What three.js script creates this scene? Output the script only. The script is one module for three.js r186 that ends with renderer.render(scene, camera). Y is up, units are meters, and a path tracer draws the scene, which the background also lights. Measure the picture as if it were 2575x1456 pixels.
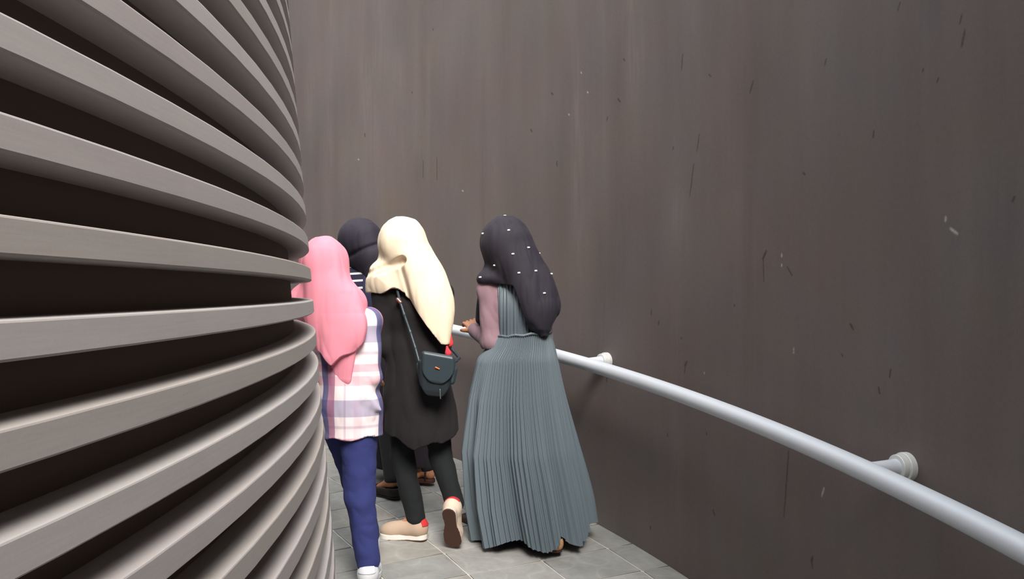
import * as THREE from 'three';
import { mergeGeometries } from 'three/addons/utils/BufferGeometryUtils.js';
import { ImprovedNoise } from 'three/addons/math/ImprovedNoise.js';

// ---------------------------------------------------------------- camera, sky, exposure
const scene = new THREE.Scene();
const CAM_H = 1.6457;
const camera = new THREE.PerspectiveCamera(38.57, 2575 / 1456, 0.02, 100);
camera.position.set(0, CAM_H, 0);
camera.rotation.set(0.0024, 0, 0);
scene.add(camera);
// overcast sky, brighter towards the zenith as overcast skies are
{
  const w = 8, h = 64, d = new Float32Array(w * h * 4);
  for (let j = 0; j < h; j++) for (let i = 0; i < w; i++) {
    const el = ((j + .5) / h - .5) * Math.PI, k = (1 + 2 * Math.max(0, Math.sin(el))) / 3;
    d.set([.95 * k, .975 * k, k, 1], 4 * (j * w + i));
  }
  const t = new THREE.DataTexture(d, w, h, THREE.RGBAFormat, THREE.FloatType);
  t.mapping = THREE.EquirectangularReflectionMapping; t.magFilter = THREE.LinearFilter; t.needsUpdate = true;
  scene.background = t; scene.environment = t;
  scene.backgroundIntensity = scene.environmentIntensity = 3.7;
}
// the sun behind thin cloud: high, behind the photographer and a little to the right, very soft
const sun = new THREE.DirectionalLight(0xfff6ec, 5.6);
sun.position.set(2.5, 10.8, 7.0); sun.target.position.set(0, 1, -3);
sun.castShadow = true; sun.shadow.radius = 45;
Object.assign(sun.shadow.camera, { left: -9, right: 9, top: 9, bottom: -9, near: 1, far: 30 });
scene.add(sun, sun.target);
const renderer = new THREE.WebGLRenderer({ antialias: true });
renderer.toneMapping = THREE.LinearToneMapping;
renderer.toneMappingExposure = 1.0;
renderer.shadowMap.enabled = true;

// ---------------------------------------------------------------- the passage: a ramp winding up round a slatted core
const CX = -5.1183, CZ = 0.8228, RW = 6.5589, TH0 = -0.12578, RISE = 0.64278;   // centre of the winding, wall radius, ramp rise per radian
const TOP = 4.3, CORE_TOP = 8.5;      // the outer wall ends lower than the core, so daylight comes in over it
const floorY = (th) => RISE * (th - TH0);
const at = (r, th, y) => new THREE.Vector3(CX + r * Math.cos(th), y, -(CZ + r * Math.sin(th)));
const coreR = (y) => 4.783 + 0.0825 * (CAM_H - y);      // the core leans: wider below

// ---------------------------------------------------------------- helpers
let seed = 7;
const rnd = () => { seed = (seed * 1664525 + 1013904223) >>> 0; return seed / 4294967296; };
const noise3 = new ImprovedNoise();
const nz = (x, y, z) => noise3.noise(x + 31.7, y + 17.3, z + 5.9);
const clamp = (x, a, b) => Math.min(b, Math.max(a, x));
const lerp = (a, b, t) => a + (b - a) * t;
const smooth = (a, b, x) => { const t = clamp((x - a) / (b - a), 0, 1); return t * t * (3 - 2 * t); };
const V = (x, y, z) => new THREE.Vector3(x, y, z);
function mesh(name, geometry, material, parent) {
  const m = new THREE.Mesh(geometry, material);
  m.name = name; m.castShadow = m.receiveShadow = true;
  if (parent) parent.add(m);
  return m;
}
const taken = {};
function top(o, name, label, category, kind) {
  const n = taken[name] = (taken[name] ?? -1) + 1;
  o.name = n ? name + '_' + String(n).padStart(3, '0') : name;
  o.userData.label = label; o.userData.category = category;
  if (kind) o.userData.kind = kind;
  scene.add(o);
  return o;
}
// profile [[r, y], ...] (closed, counter-clockwise seen with r to the right) swept round the winding axis
function sweep(profile, ta, tb, n, lift = () => 0) {
  const pos = [], nor = [], uv = [], idx = [];
  let run = 0;
  for (let k = 0; k < profile.length; k++) {
    const [r0, y0] = profile[k], [r1, y1] = profile[(k + 1) % profile.length];
    const len = Math.hypot(r1 - r0, y1 - y0), nr = (y1 - y0) / len, ny = -(r1 - r0) / len, base = pos.length / 3;
    for (let i = 0; i <= n; i++) {
      const th = lerp(ta, tb, i / n), h = lift(th);
      for (const [r, y, v] of [[r0, y0, run], [r1, y1, run + len]]) {
        const p = at(r, th, y + h); pos.push(p.x, p.y, p.z);
        nor.push(nr * Math.cos(th), ny, -nr * Math.sin(th)); uv.push(th * RW, v);
      }
      if (i < n) { const a = base + 2 * i; idx.push(a, a + 2, a + 1, a + 1, a + 2, a + 3); }
    }
    run += len;
  }
  for (const end of [0, 1]) {                                            // closed ends
    const th = end ? tb : ta, h = lift(th), base = pos.length / 3, s = end ? 1 : -1;
    profile.forEach(([r, y]) => { const p = at(r, th, y + h); pos.push(p.x, p.y, p.z); nor.push(-s * Math.sin(th), 0, -s * Math.cos(th)); uv.push(r, y); });
    const tri = THREE.ShapeUtils.triangulateShape(profile.map(([r, y]) => new THREE.Vector2(r, y)), []);
    for (const [a, b, c] of tri) end ? idx.push(base + a, base + c, base + b) : idx.push(base + a, base + b, base + c);
  }
  return geo(pos, nor, uv, idx);
}
function geo(pos, nor, uv, idx, col) {
  const g = new THREE.BufferGeometry();
  g.setAttribute('position', new THREE.Float32BufferAttribute(pos, 3));
  if (nor) g.setAttribute('normal', new THREE.Float32BufferAttribute(nor, 3));
  if (uv) g.setAttribute('uv', new THREE.Float32BufferAttribute(uv, 2));
  if (col) g.setAttribute('color', new THREE.Float32BufferAttribute(col, 3));
  g.setIndex(idx);
  if (!nor) g.computeVertexNormals();
  return g;
}
// a computed colour texture; f(u, v) with u, v in 0..1 gives sRGB 0..255
function tex(w, h, f, srgb = true) {
  const d = new Uint8Array(w * h * 4);
  for (let j = 0, o = 0; j < h; j++) for (let i = 0; i < w; i++, o += 4) {
    const c = f((i + .5) / w, (j + .5) / h);
    d[o] = clamp(c[0], 0, 255); d[o + 1] = clamp(c[1], 0, 255); d[o + 2] = clamp(c[2], 0, 255); d[o + 3] = 255;
  }
  const t = new THREE.DataTexture(d, w, h);
  t.wrapS = t.wrapT = THREE.RepeatWrapping; t.magFilter = THREE.LinearFilter; t.minFilter = THREE.LinearMipmapLinearFilter; t.generateMipmaps = true;
  if (srgb) t.colorSpace = THREE.SRGBColorSpace;
  t.needsUpdate = true;
  return t;
}
const std = (o) => new THREE.MeshStandardMaterial({ roughness: .8, ...o });
const phys = (o) => new THREE.MeshPhysicalMaterial({ roughness: .8, ...o });

// ---------------------------------------------------------------- wall on the right: dark cement render, streaked and scuffed
const darkMarks = [[5.214,3.395,5.214,3.387,0.0079],[5.433,3.010,5.433,3.002,0.0082],[5.933,2.787,5.929,2.763,0.0086],[4.257,2.584,4.242,2.568,0.0092],[4.067,2.759,4.049,2.745,0.0067],[3.494,2.614,3.474,2.594,0.0080],[3.578,2.537,3.585,2.520,0.0061],[3.449,2.805,3.439,2.792,0.0059],[5.174,2.533,5.174,2.385,0.0039],[5.317,2.527,5.317,2.412,0.0040],[4.017,2.368,4.014,2.341,0.0066],[2.998,2.711,3.006,2.645,0.0054],[2.527,2.482,2.549,2.441,0.0079],[2.880,2.331,2.897,2.261,0.0035],[2.919,2.208,2.947,2.069,0.0035],[2.115,2.462,2.122,2.442,0.0035],[1.765,2.542,1.774,2.522,0.0031],[1.506,2.377,1.518,2.335,0.0067],[1.517,2.424,1.525,2.401,0.0028],[1.667,2.312,1.670,2.303,0.0036],[1.606,2.268,1.612,2.258,0.0046],[1.882,2.166,1.886,2.145,0.0064],[2.238,2.079,2.229,2.071,0.0073],[2.815,2.578,2.801,2.566,0.0051],[3.064,2.305,3.070,2.295,0.0054],[2.450,1.803,2.469,1.775,0.0108],[2.469,1.775,2.464,1.686,0.0039],[2.327,1.737,2.300,1.705,0.0030],[1.995,1.536,1.980,1.519,0.0080],[3.173,1.506,3.176,1.491,0.0065],[3.230,1.557,3.233,1.534,0.0047],[2.969,1.332,2.984,1.313,0.0106],[2.978,1.313,2.986,1.279,0.0044],[1.807,1.400,1.812,1.376,0.0050],[1.862,1.338,1.858,1.319,0.0051],[2.037,1.431,2.033,1.425,0.0054],[2.647,1.590,2.647,1.584,0.0065],[3.009,1.438,3.006,1.431,0.0072],[3.582,1.223,3.588,1.184,0.0081],[1.334,1.892,1.341,1.881,0.0041],[2.320,1.049,2.347,0.795,0.0025],[2.788,0.715,2.777,0.694,0.0068],[2.189,0.693,2.195,0.674,0.0100],[2.193,0.675,2.189,0.653,0.0043],[3.111,0.991,3.108,0.978,0.0055],[2.834,1.040,2.831,1.027,0.0051],[3.239,0.529,3.236,0.518,0.0057]];
const paleMarks = [[1.578,1.860,1.580,1.849,0.0069],[1.561,1.826,1.534,1.809,0.0080],[2.359,1.787,2.359,1.778,0.0060],[2.359,1.748,2.359,1.742,0.0060],[2.291,1.435,2.293,1.429,0.0044],[2.291,1.423,2.293,1.417,0.0044],[2.847,1.295,2.847,1.291,0.0052],[3.749,2.700,3.742,2.695,0.0074],[3.804,2.817,3.797,2.810,0.0064],[3.911,2.612,3.904,2.606,0.0065],[4.919,2.292,4.907,2.286,0.0076],[6.005,2.610,5.993,2.603,0.0072],[2.128,0.954,2.140,0.923,0.0056]];
// pale washed streaks of the render: [arc, width, top, bottom, strength]
const streaks = [];
for (let k = 0; k < 120; k++) { const y1 = 2.1 + 3.2 * rnd(); streaks.push([0.9 + 6.6 * rnd(), .025 + .07 * rnd(), y1, y1 - .35 - 1.5 * rnd(), (rnd() < .68 ? 1 : -.8) * (.25 + .75 * rnd())]); }
streaks.push([3.40, .07, 5.4, 2.45, 1.5], [3.30, .035, 5.4, 2.55, 1.0], [3.62, .05, 5.4, 2.9, .8], [5.95, .05, 5.4, 2.7, 1.0], [6.3, .06, 5.4, 2.5, .9], [4.75, .09, 2.75, 2.45, .9], [5.4, .04, 5.4, 2.4, .8]);
const WS0 = 0.6, WS1 = 8.0, WY0 = 0.2, WY1 = 5.4;       // the stretch of the wall that the texture covers, in metres of arc and height
function wallTexture() {
  const w = 2048, h = 1440, buf = new Float32Array(w * h * 3);
  for (let j = 0; j < h; j++) for (let i = 0; i < w; i++) {
    const s = lerp(WS0, WS1, (i + .5) / w), y = lerp(WY0, WY1, (j + .5) / h), o = 3 * (j * w + i);
    let a = 0;
    a += 6 * nz(s * 1.3, y * .9, 1) + 5 * nz(s * 4, y * 1.6, 2) + 2.6 * nz(s * 13, y * 1.6, 3) + 1.4 * nz(s * 36, y * 3, 4) + 1.6 * nz(s * 60, y * 50, 5);
    const grain = (rnd() - .5) * 5;
    const warm = 3.0 * nz(s * 2.2, y * 1.8, 8) + 2.0 * nz(s * 7, y * 5, 9), green = 2.0 * nz(s * 2.6, y * 2.2, 12);
    buf[o] = 102 + a + grain + warm; buf[o + 1] = 93 + a + grain + green; buf[o + 2] = 91 + a + grain - warm;
  }
  const px = (s) => (s - WS0) / (WS1 - WS0) * w, py = (y) => (y - WY0) / (WY1 - WY0) * h;
  const blend = (s, y, rad, fn) => {
    const i0 = Math.max(0, Math.floor(px(s - rad))), i1 = Math.min(w - 1, Math.ceil(px(s + rad))), j0 = Math.max(0, Math.floor(py(y - rad))), j1 = Math.min(h - 1, Math.ceil(py(y + rad)));
    for (let j = j0; j <= j1; j++) for (let i = i0; i <= i1; i++) fn(lerp(WS0, WS1, (i + .5) / w), lerp(WY0, WY1, (j + .5) / h), 3 * (j * w + i));
  };
  for (const [s0, wd, y1, y0, k] of streaks) {
    const i0 = Math.max(0, Math.floor(px(s0 - 3 * wd))), i1 = Math.min(w - 1, Math.ceil(px(s0 + 3 * wd))), j0 = Math.max(0, Math.floor(py(y0))), j1 = Math.min(h - 1, Math.ceil(py(y1)));
    for (let j = j0; j <= j1; j++) for (let i = i0; i <= i1; i++) {
      const s = lerp(WS0, WS1, (i + .5) / w) + .012 * nz(0, lerp(WY0, WY1, j / h) * 3, s0 * 9), y = lerp(WY0, WY1, (j + .5) / h), o = 3 * (j * w + i);
      const e = Math.exp(-Math.pow((s - s0) / wd, 2)) * smooth(y0, y0 + .3, y) * smooth(y1, y1 - .25, y) * (.65 + .7 * nz(s * 50, y * 4, s0)) * k * 8;
      buf[o] += e; buf[o + 1] += e * 1.02; buf[o + 2] += e * 1.06;
    }
  }
  const stroke = (list, tone, force) => {
    for (const [s0, y0, s1, y1, wd] of list) {
      const L = Math.hypot(s1 - s0, y1 - y0), n = Math.ceil(L / .002) + 1, half = Math.max(wd * .5, .0022);
      const done = new Map();
      for (let q = 0; q <= n; q++) {
        const t = q / n, cs = lerp(s0, s1, t) + .0015 * nz(t * 5, s0 * 7, 1), cy = lerp(y0, y1, t), r = half * (.55 + .45 * Math.sin(Math.PI * clamp(t * .9 + .08, 0, 1)));
        blend(cs, cy, r + .004, (s, y, o) => { const d = Math.hypot(s - cs, y - cy); const e = clamp(1 - (d - r * .5) / (r * .5 + .003), 0, 1) * (.75 + .5 * nz(s * 300, y * 200, 3)); if (e > (done.get(o) ?? 0)) done.set(o, e); });
      }
      for (const [o, e] of done) for (let c = 0; c < 3; c++) buf[o + c] = lerp(buf[o + c], tone[c], clamp(e * force, 0, 1));
    }
  };
  stroke(darkMarks, [36, 27, 24], .7);
  stroke(paleMarks, [205, 200, 198], .9);
  const d = new Uint8Array(w * h * 4);
  for (let k = 0; k < w * h; k++) { for (let c = 0; c < 3; c++) d[4 * k + c] = clamp(buf[3 * k + c], 0, 255); d[4 * k + 3] = 255; }
  const t = new THREE.DataTexture(d, w, h);
  t.wrapS = t.wrapT = THREE.MirroredRepeatWrapping; t.magFilter = THREE.LinearFilter; t.colorSpace = THREE.SRGBColorSpace; t.needsUpdate = true;
  return t;
}
const grainBump = tex(256, 256, (u, v) => { const a = 128 + 60 * (rnd() - .5) + 50 * nz(u * 16, v * 16, 4); return [a, a, a]; }, false);
const wallMat = std({ map: wallTexture(), roughness: .78 });
{
  const g = sweep([[RW, -1.2], [RW + .25, -1.2], [RW + .25, TOP], [RW, TOP]], -1.5, 2.1, 220);
  // the face towards the passage is the last edge of the profile (running down): give it uv over the textured stretch
  const p = g.attributes.position, uv = g.attributes.uv;
  for (let i = 0; i < p.count; i++) {
    const th = Math.atan2(-p.getZ(i) - CZ, p.getX(i) - CX);
    uv.setXY(i, (th * RW - WS0) / (WS1 - WS0), (p.getY(i) - WY0) / (WY1 - WY0));
  }
  const w = mesh('wall_right', g, wallMat);
  top(w, 'wall_right', 'tall curved dark grey-brown cement wall streaked and scuffed behind the handrail', 'wall', 'structure');
}

// ---------------------------------------------------------------- core on the left: dark backing and horizontal slats
const slatGrain = tex(1024, 64, (u, v) => {
  const a = 4 * nz(u * 14, v * 30, 1) + 3.5 * nz(u * 40, v * 60, 2) + 6 * nz(u * 5, v * 2, 6) + 4 * (rnd() - .5);
  return [177 + a, 171 + a, 168 + a * .9];
});
slatGrain.repeat.set(.5, 12);
const slatMats = [0xffffff, 0xf4f1ee, 0xfaf7f8].map((c) => std({ map: slatGrain, color: c, roughness: .62 }));
const backMat = std({ color: 0x62554c, roughness: .9 });
{
  const rb = .05, prof = [];
  const core = mesh('wall_left', sweep([[coreR(-1.2) - rb - .3, -1.2], [coreR(-1.2) - rb, -1.2], [coreR(CORE_TOP) - rb, CORE_TOP], [coreR(CORE_TOP) - rb - .3, CORE_TOP]], -1.5, 2.1, 200), backMat);
  top(core, 'wall_left', 'round leaning core wall clad in grey horizontal slats over a dark backing', 'wall', 'structure');
  const pitch = .0719, hgt = .0285, c = .0022;
  for (let k = -24, q = 0; ; k++) {
    const yt = 1.6265 + pitch * k, yb = yt - hgt;
    if (yt > CORE_TOP - .02) break;
    const tEnd = Math.min(2.1, (yt + .03) / RISE + TH0);
    if (tEnd < -1.2) continue;
    const rt = coreR(yt), rB = coreR(yb), in_ = rb + .004;
    const p = [[rt - in_, yb], [rB - c, yb], [rB, yb + c], [rt, yt - c], [rt - c * .35, yt - c * .35], [rt - c, yt], [rt - in_, yt]];
    mesh('slat' + (q ? '_' + String(q).padStart(3, '0') : ''), sweep(p, -1.45, tEnd, Math.ceil(60 * (tEnd + 1.45) / 1.6)), slatMats[(q * 7 + (q >> 2)) % 3], core);
    q++;
  }
}

// ---------------------------------------------------------------- floor: slate tiles in rings on the ramp, pale joints
{
  const grout = mesh('floor', sweep([[4.4, -.25], [RW + .02, -.25], [RW + .02, -.004], [4.4, -.004]], -1.5, 2.1, 200, floorY), std({ color: 0xcdc8c0, roughness: .95 }));
  top(grout, 'floor', 'ramp floor of grey slate tiles with pale joints', 'floor', 'structure');
  const slate = tex(512, 512, (u, v) => {
    const a = 11 * nz(u * 5, v * 5, 1) + 9 * nz(u * 14, v * 14, 2) + 6 * nz(u * 40, v * 40, 3) + 6 * (rnd() - .5), vein = Math.max(0, 1 - Math.abs(nz(u * 7 + v * 3, v * 7, 9)) * 14) * 8;
    return [148 + a + vein, 148 + a + vein, 145 + a + vein];
  });
  const mats = [0xffffff, 0xeceeee, 0xf6f3ee, 0xe2e3e2].map((c) => std({ map: slate, color: c, roughness: .7 }));
  const rings = [4.6, 4.955, 5.31, 5.663, 6.04, 6.41, RW - .001], pt = .0425, j = .0042, t0 = .515;
  let n = 0;
  for (let ri = 0; ri + 1 < rings.length; ri++) for (let k = -28; k < 30; k++) {
    const ra = rings[ri] + j, rb = rings[ri + 1] - (ri === rings.length - 2 ? 0 : j), rm = (ra + rb) / 2, ta = t0 + pt * k + j / rm, tb = t0 + pt * (k + 1) - j / rm;
    const pos = [], uv = [], idx = [], du = rnd() * 7, dv = rnd() * 7, hgt = .0008 * rnd();
    const ringOf = (inset, y) => { const b = pos.length / 3, dt = inset / rm; for (const [r, t] of [[ra + inset, ta + dt], [rb - inset, ta + dt], [rb - inset, tb - dt], [ra + inset, tb - dt]]) { const p = at(r, t, floorY(t) + y); pos.push(p.x, p.y, p.z); uv.push((r + du) * .9, (t * rm + dv) * .9); } return b; };
    const strip = (a, b) => { for (let i = 0; i < 4; i++) { const i2 = (i + 1) % 4; idx.push(a + i, a + i2, b + i, a + i2, b + i2, b + i); } };
    strip(ringOf(0, -.012), ringOf(0, -.0015 + hgt));
    strip(ringOf(0, -.0015 + hgt), ringOf(.002, hgt));
    const a = ringOf(.002, hgt); idx.push(a, a + 1, a + 2, a, a + 2, a + 3);
    mesh('tile' + (n ? '_' + String(n).padStart(3, '0') : ''), geo(pos, null, uv, idx), mats[Math.floor(rnd() * 4)], grout);
    n++;
  }
}

// ---------------------------------------------------------------- handrail: galvanised pipe on stub brackets
{
  const steel = std({ color: 0xd0d6de, roughness: .46, metalness: .12 }), steelWorn = std({ color: 0xdcdedc, roughness: .35, metalness: .15 });
  const rail = new THREE.Group(); top(rail, 'handrail', 'pale grey painted pipe handrail running along the dark curved wall', 'handrail');
  const RR = RW - .165, HR = .859;
  class Helix extends THREE.Curve { getPoint(t) { const th = lerp(-1.3, 1.9, t); return at(RR, th, floorY(th) + HR); } }
  mesh('rail', new THREE.TubeGeometry(new Helix(), 260, .0325, 24, false), steel, rail);
  for (let k = -4; k <= 4; k++) {
    const th = .2642 + .2819 * k, y = floorY(th) + HR, dir = V(Math.cos(th), 0, -Math.sin(th)), o = at(RR, th, y);
    const turn = new THREE.Quaternion().setFromUnitVectors(V(0, 1, 0), dir), M = new THREE.Matrix4().compose(o, turn, V(1, 1, 1));
    const L = .165;
    const arm = new THREE.LatheGeometry([[.0, .0], [.02, .0], [.021, .05], [.0235, .09], [.0262, L - .04], [.0262, L]].map(([a, b]) => new THREE.Vector2(a, b)), 24).applyMatrix4(M);
    const br = mesh('bracket' + (k > -4 ? '_' + String(k + 4).padStart(3, '0') : ''), arm, steel, rail);
    const fl = new THREE.LatheGeometry([[.024, L - .044], [.0365, L - .044], [.0382, L - .0425], [.0386, L - .04], [.0386, L - .028], [.038, L - .026], [.0355, L - .0255], [.0355, L - .023], [.042, L - .0225], [.0436, L - .021], [.044, L - .018], [.044, L - .001]].map(([a, b]) => new THREE.Vector2(a, b)), 32).applyMatrix4(M);
    mesh('flange', fl, steelWorn, br);
  }
}

// ---------------------------------------------------------------- solids from blended capsules and ellipsoids
const C = (a, b, ra, rb, o = {}) => ({ t: 0, a, b, ra, rb, ...o });            // tapered capsule; flat: depth squash in z
const El = (c, r, yaw = 0, o = {}) => ({ t: 1, a: c, r, cs: Math.cos(yaw), sn: Math.sin(yaw), ...o });
// a hanging shape given by rows [y, left, right, far, near] from the top down, rounded over between them
const loft = (rows, o = {}) => ({ t: 2, rows, ...o });
const cat = (a, b, c, d, t) => .5 * (2 * b + (c - a) * t + (2 * a - 5 * b + 4 * c - d) * t * t + (3 * b - a - 3 * c + d) * t * t * t);
function dist(q, x, y, z) {
  if (q.t === 2) {
    const R = q.rows, n = R.length, yc = clamp(y, R[n - 1][0], R[0][0]);
    let i = 0; while (i < n - 2 && yc < R[i + 1][0]) i++;
    const t = (R[i][0] - yc) / (R[i][0] - R[i + 1][0]), A = R[Math.max(i - 1, 0)], B = R[i], D = R[i + 1], F = R[Math.min(i + 2, n - 1)], v = (k) => cat(A[k], B[k], D[k], F[k], t);
    const l = v(1), r = v(2), f = v(3), b = v(4), hw = (r - l) / 2, dp = (b - f) / 2, e = Math.hypot((x - (l + r) / 2) / hw, (z - (f + b) / 2) / dp), side = (e - 1) * Math.min(hw, dp) * (e > 1 ? 1 : .8), up = Math.abs(y - yc);
    return up > 0 ? Math.hypot(Math.max(side, 0), up) : side;
  }
  if (q.t === 0) {
    const { a, b } = q, f = q.flat ?? 1;
    let px = x - a[0], py = y - a[1], pz = (z - a[2]), bx = b[0] - a[0], by = b[1] - a[1], bz = b[2] - a[2];
    let h = clamp((px * bx + py * by + pz * bz) / (bx * bx + by * by + bz * bz + 1e-9), 0, 1);
    const dx = px - bx * h, dy = py - by * h, dz = (pz - bz * h) / f;
    return (Math.sqrt(dx * dx + dy * dy + dz * dz) - lerp(q.ra, q.rb, h)) * (f < 1 ? .5 + .5 * f : 1);
  }
  const dx = x - q.a[0], dy = y - q.a[1], dz = z - q.a[2], X = q.cs * dx - q.sn * dz, Z = q.sn * dx + q.cs * dz, r = q.r;
  const k0 = Math.hypot(X / r[0], dy / r[1], Z / r[2]), k1 = Math.hypot(X / (r[0] * r[0]), dy / (r[1] * r[1]), Z / (r[2] * r[2]));
  return k1 < 1e-9 ? -Math.min(...r) : k0 * (k0 - 1) / k1;
}
const smin = (a, b, k) => { const h = clamp(.5 + .5 * (b - a) / k, 0, 1); return b + (a - b) * h - k * h * (1 - h); };
const blob = (list, k = .03, grow = 0) => (x, y, z) => {
  let d = 1e3;
  for (const q of list) { const e = dist(q, x, y, z); d = d > 900 ? e : smin(d, e, q.k ?? k); }
  return d - grow;
};
const folds = (f, amp, fx = 16, fy = 3.5) => (x, y, z) => { const d = f(x, y, z); return d > .05 || d < -.05 ? d : d + amp * .8 * nz(x * fx, y * fy, z * fx) + amp * .7 * (.35 - Math.abs(nz(x * fx * 1.7 + 4, y * fy * 1.3 + x * 3, z * fx * 1.7))); };
// hanging folds that fan out from (cx, cz) and deepen from y1 down to y0
const drape = (f, cx, cz, n, amp, y1, y0, lean = 0) => (x, y, z) => {
  const d = f(x, y, z); if (d > .04 || d < -.04) return d;
  const a = Math.atan2(x - cx + lean * (y - y1), z - cz), ph = a * n + 2.2 * nz(x * 5, y * 3.5, z * 5), w = 1 - Math.abs(Math.sin(ph));
  return d + amp * smooth(y1, y0, y) * (.55 * Math.sin(ph) + .35 * Math.sin(ph * .53 + 2) + .25 * w * w);
};
const cut = (f, keep) => (x, y, z) => Math.max(f(x, y, z), keep(x, y, z));    // keep(x,y,z) < 0 stays
const hollow = (f, t) => (x, y, z) => { const d = f(x, y, z); return Math.max(d, -(d + t)); };
// naive surface nets
function solid(f, lo, hi, cell, { uvf, colf } = {}) {
  const N = [0, 1, 2].map((k) => Math.ceil((hi[k] - lo[k]) / cell) + 2), [nx, ny, nz_] = N, F = new Float32Array(nx * ny * nz_);
  const B = 6, X = (i) => lo[0] + (i - .5) * cell, Y = (j) => lo[1] + (j - .5) * cell, Z = (k) => lo[2] + (k - .5) * cell, id = (i, j, k) => (k * ny + j) * nx + i;
  for (let kb = 0; kb < nz_; kb += B) for (let jb = 0; jb < ny; jb += B) for (let ib = 0; ib < nx; ib += B) {
    const d = f(X(ib + B / 2), Y(jb + B / 2), Z(kb + B / 2)), far = Math.abs(d) > B * cell * 1.9 + .03;
    for (let k = kb; k < Math.min(kb + B, nz_); k++) for (let j = jb; j < Math.min(jb + B, ny); j++) for (let i = ib; i < Math.min(ib + B, nx); i++) F[id(i, j, k)] = far ? d : f(X(i), Y(j), Z(k));
  }
  const vid = new Int32Array(nx * ny * nz_).fill(-1), pos = [], idx = [];
  const E12 = [[0, 1], [2, 3], [4, 5], [6, 7], [0, 2], [1, 3], [4, 6], [5, 7], [0, 4], [1, 5], [2, 6], [3, 7]], v8 = new Float32Array(8);
  for (let k = 0; k < nz_ - 1; k++) for (let j = 0; j < ny - 1; j++) for (let i = 0; i < nx - 1; i++) {
    let m = 0;
    for (let c = 0; c < 8; c++) { v8[c] = F[id(i + (c & 1), j + ((c >> 1) & 1), k + (c >> 2))]; if (v8[c] < 0) m |= 1 << c; }
    if (m === 0 || m === 255) continue;
    let sx = 0, sy = 0, sz = 0, n = 0;
    for (const [a, b] of E12) {
      if (((m >> a) & 1) === ((m >> b) & 1)) continue;
      const t = v8[a] / (v8[a] - v8[b]);
      sx += lerp(a & 1, b & 1, t); sy += lerp((a >> 1) & 1, (b >> 1) & 1, t); sz += lerp(a >> 2, b >> 2, t); n++;
    }
    vid[id(i, j, k)] = pos.length / 3; pos.push(X(i + sx / n), Y(j + sy / n), Z(k + sz / n));
  }
  const quad = (a, b, c, d, flip) => { if (a < 0 || b < 0 || c < 0 || d < 0) return; flip ? idx.push(a, c, b, a, d, c) : idx.push(a, b, c, a, c, d); };
  for (let k = 1; k < nz_ - 1; k++) for (let j = 1; j < ny - 1; j++) for (let i = 1; i < nx - 1; i++) {
    const s = F[id(i, j, k)] < 0;
    if (s !== F[id(i + 1, j, k)] < 0) quad(vid[id(i, j - 1, k - 1)], vid[id(i, j, k - 1)], vid[id(i, j, k)], vid[id(i, j - 1, k)], !s);
    if (s !== F[id(i, j + 1, k)] < 0) quad(vid[id(i - 1, j, k - 1)], vid[id(i - 1, j, k)], vid[id(i, j, k)], vid[id(i, j, k - 1)], !s);
    if (s !== F[id(i, j, k + 1)] < 0) quad(vid[id(i - 1, j - 1, k)], vid[id(i, j - 1, k)], vid[id(i, j, k)], vid[id(i - 1, j, k)], !s);
  }
  const nor = [], uv = [], col = colf ? [] : null, e = cell * .6;
  for (let q = 0; q < pos.length; q += 3) {
    const x = pos[q], y = pos[q + 1], z = pos[q + 2];
    let a = f(x + e, y, z) - f(x - e, y, z), b = f(x, y + e, z) - f(x, y - e, z), c = f(x, y, z + e) - f(x, y, z - e); const l = Math.hypot(a, b, c) || 1;
    nor.push(a / l, b / l, c / l);
    const u = uvf ? uvf(x, y, z) : [x, y]; uv.push(u[0], u[1]);
    if (col) col.push(...colf(x, y, z));
  }
  return geo(pos, nor, uv, idx, col);
}
// the box that holds a list of shapes
function boxOf(list, pad) {
  const lo = [9, 9, 9], hi = [-9, -9, -9];
  for (const q of list) for (const [p, r] of q.t === 2 ? q.rows.flatMap((w) => [[[w[1], w[0], w[3]], 0], [[w[2], w[0], w[4]], 0]]) : q.t === 0 ? [[q.a, q.ra], [q.b, q.rb]] : [[q.a, Math.max(...q.r)]]) for (let k = 0; k < 3; k++) { lo[k] = Math.min(lo[k], p[k] - r - pad); hi[k] = Math.max(hi[k], p[k] + r + pad); }
  return [lo, hi];
}
const build = (list, f, cell, o, pad = .03) => solid(f, ...boxOf(list, pad), cell, o);

// ---------------------------------------------------------------- cloth and skin
const weave = tex(128, 128, (u, v) => { const a = 128 + 50 * Math.sin(u * 128 * Math.PI / 2) * Math.sin(v * 128 * Math.PI / 2) + 40 * (rnd() - .5); return [a, a, a]; }, false);
weave.repeat.set(14, 14);
const cloth = (color, o = {}) => phys({ color, roughness: .92, sheen: .25, sheenRoughness: .6, sheenColor: new THREE.Color(color).lerp(new THREE.Color(0xffffff), .3), bumpMap: weave, bumpScale: .0004, ...o });
const skinMat = std({ vertexColors: true, roughness: .55 });
const lin = (hex) => { const c = new THREE.Color(hex); return [c.r, c.g, c.b]; };
const SKIN = lin(0xb07a5a), LIP = lin(0x8e4a42), BROW = lin(0x2a1d18), EYE = lin(0xe8e2da);

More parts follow.
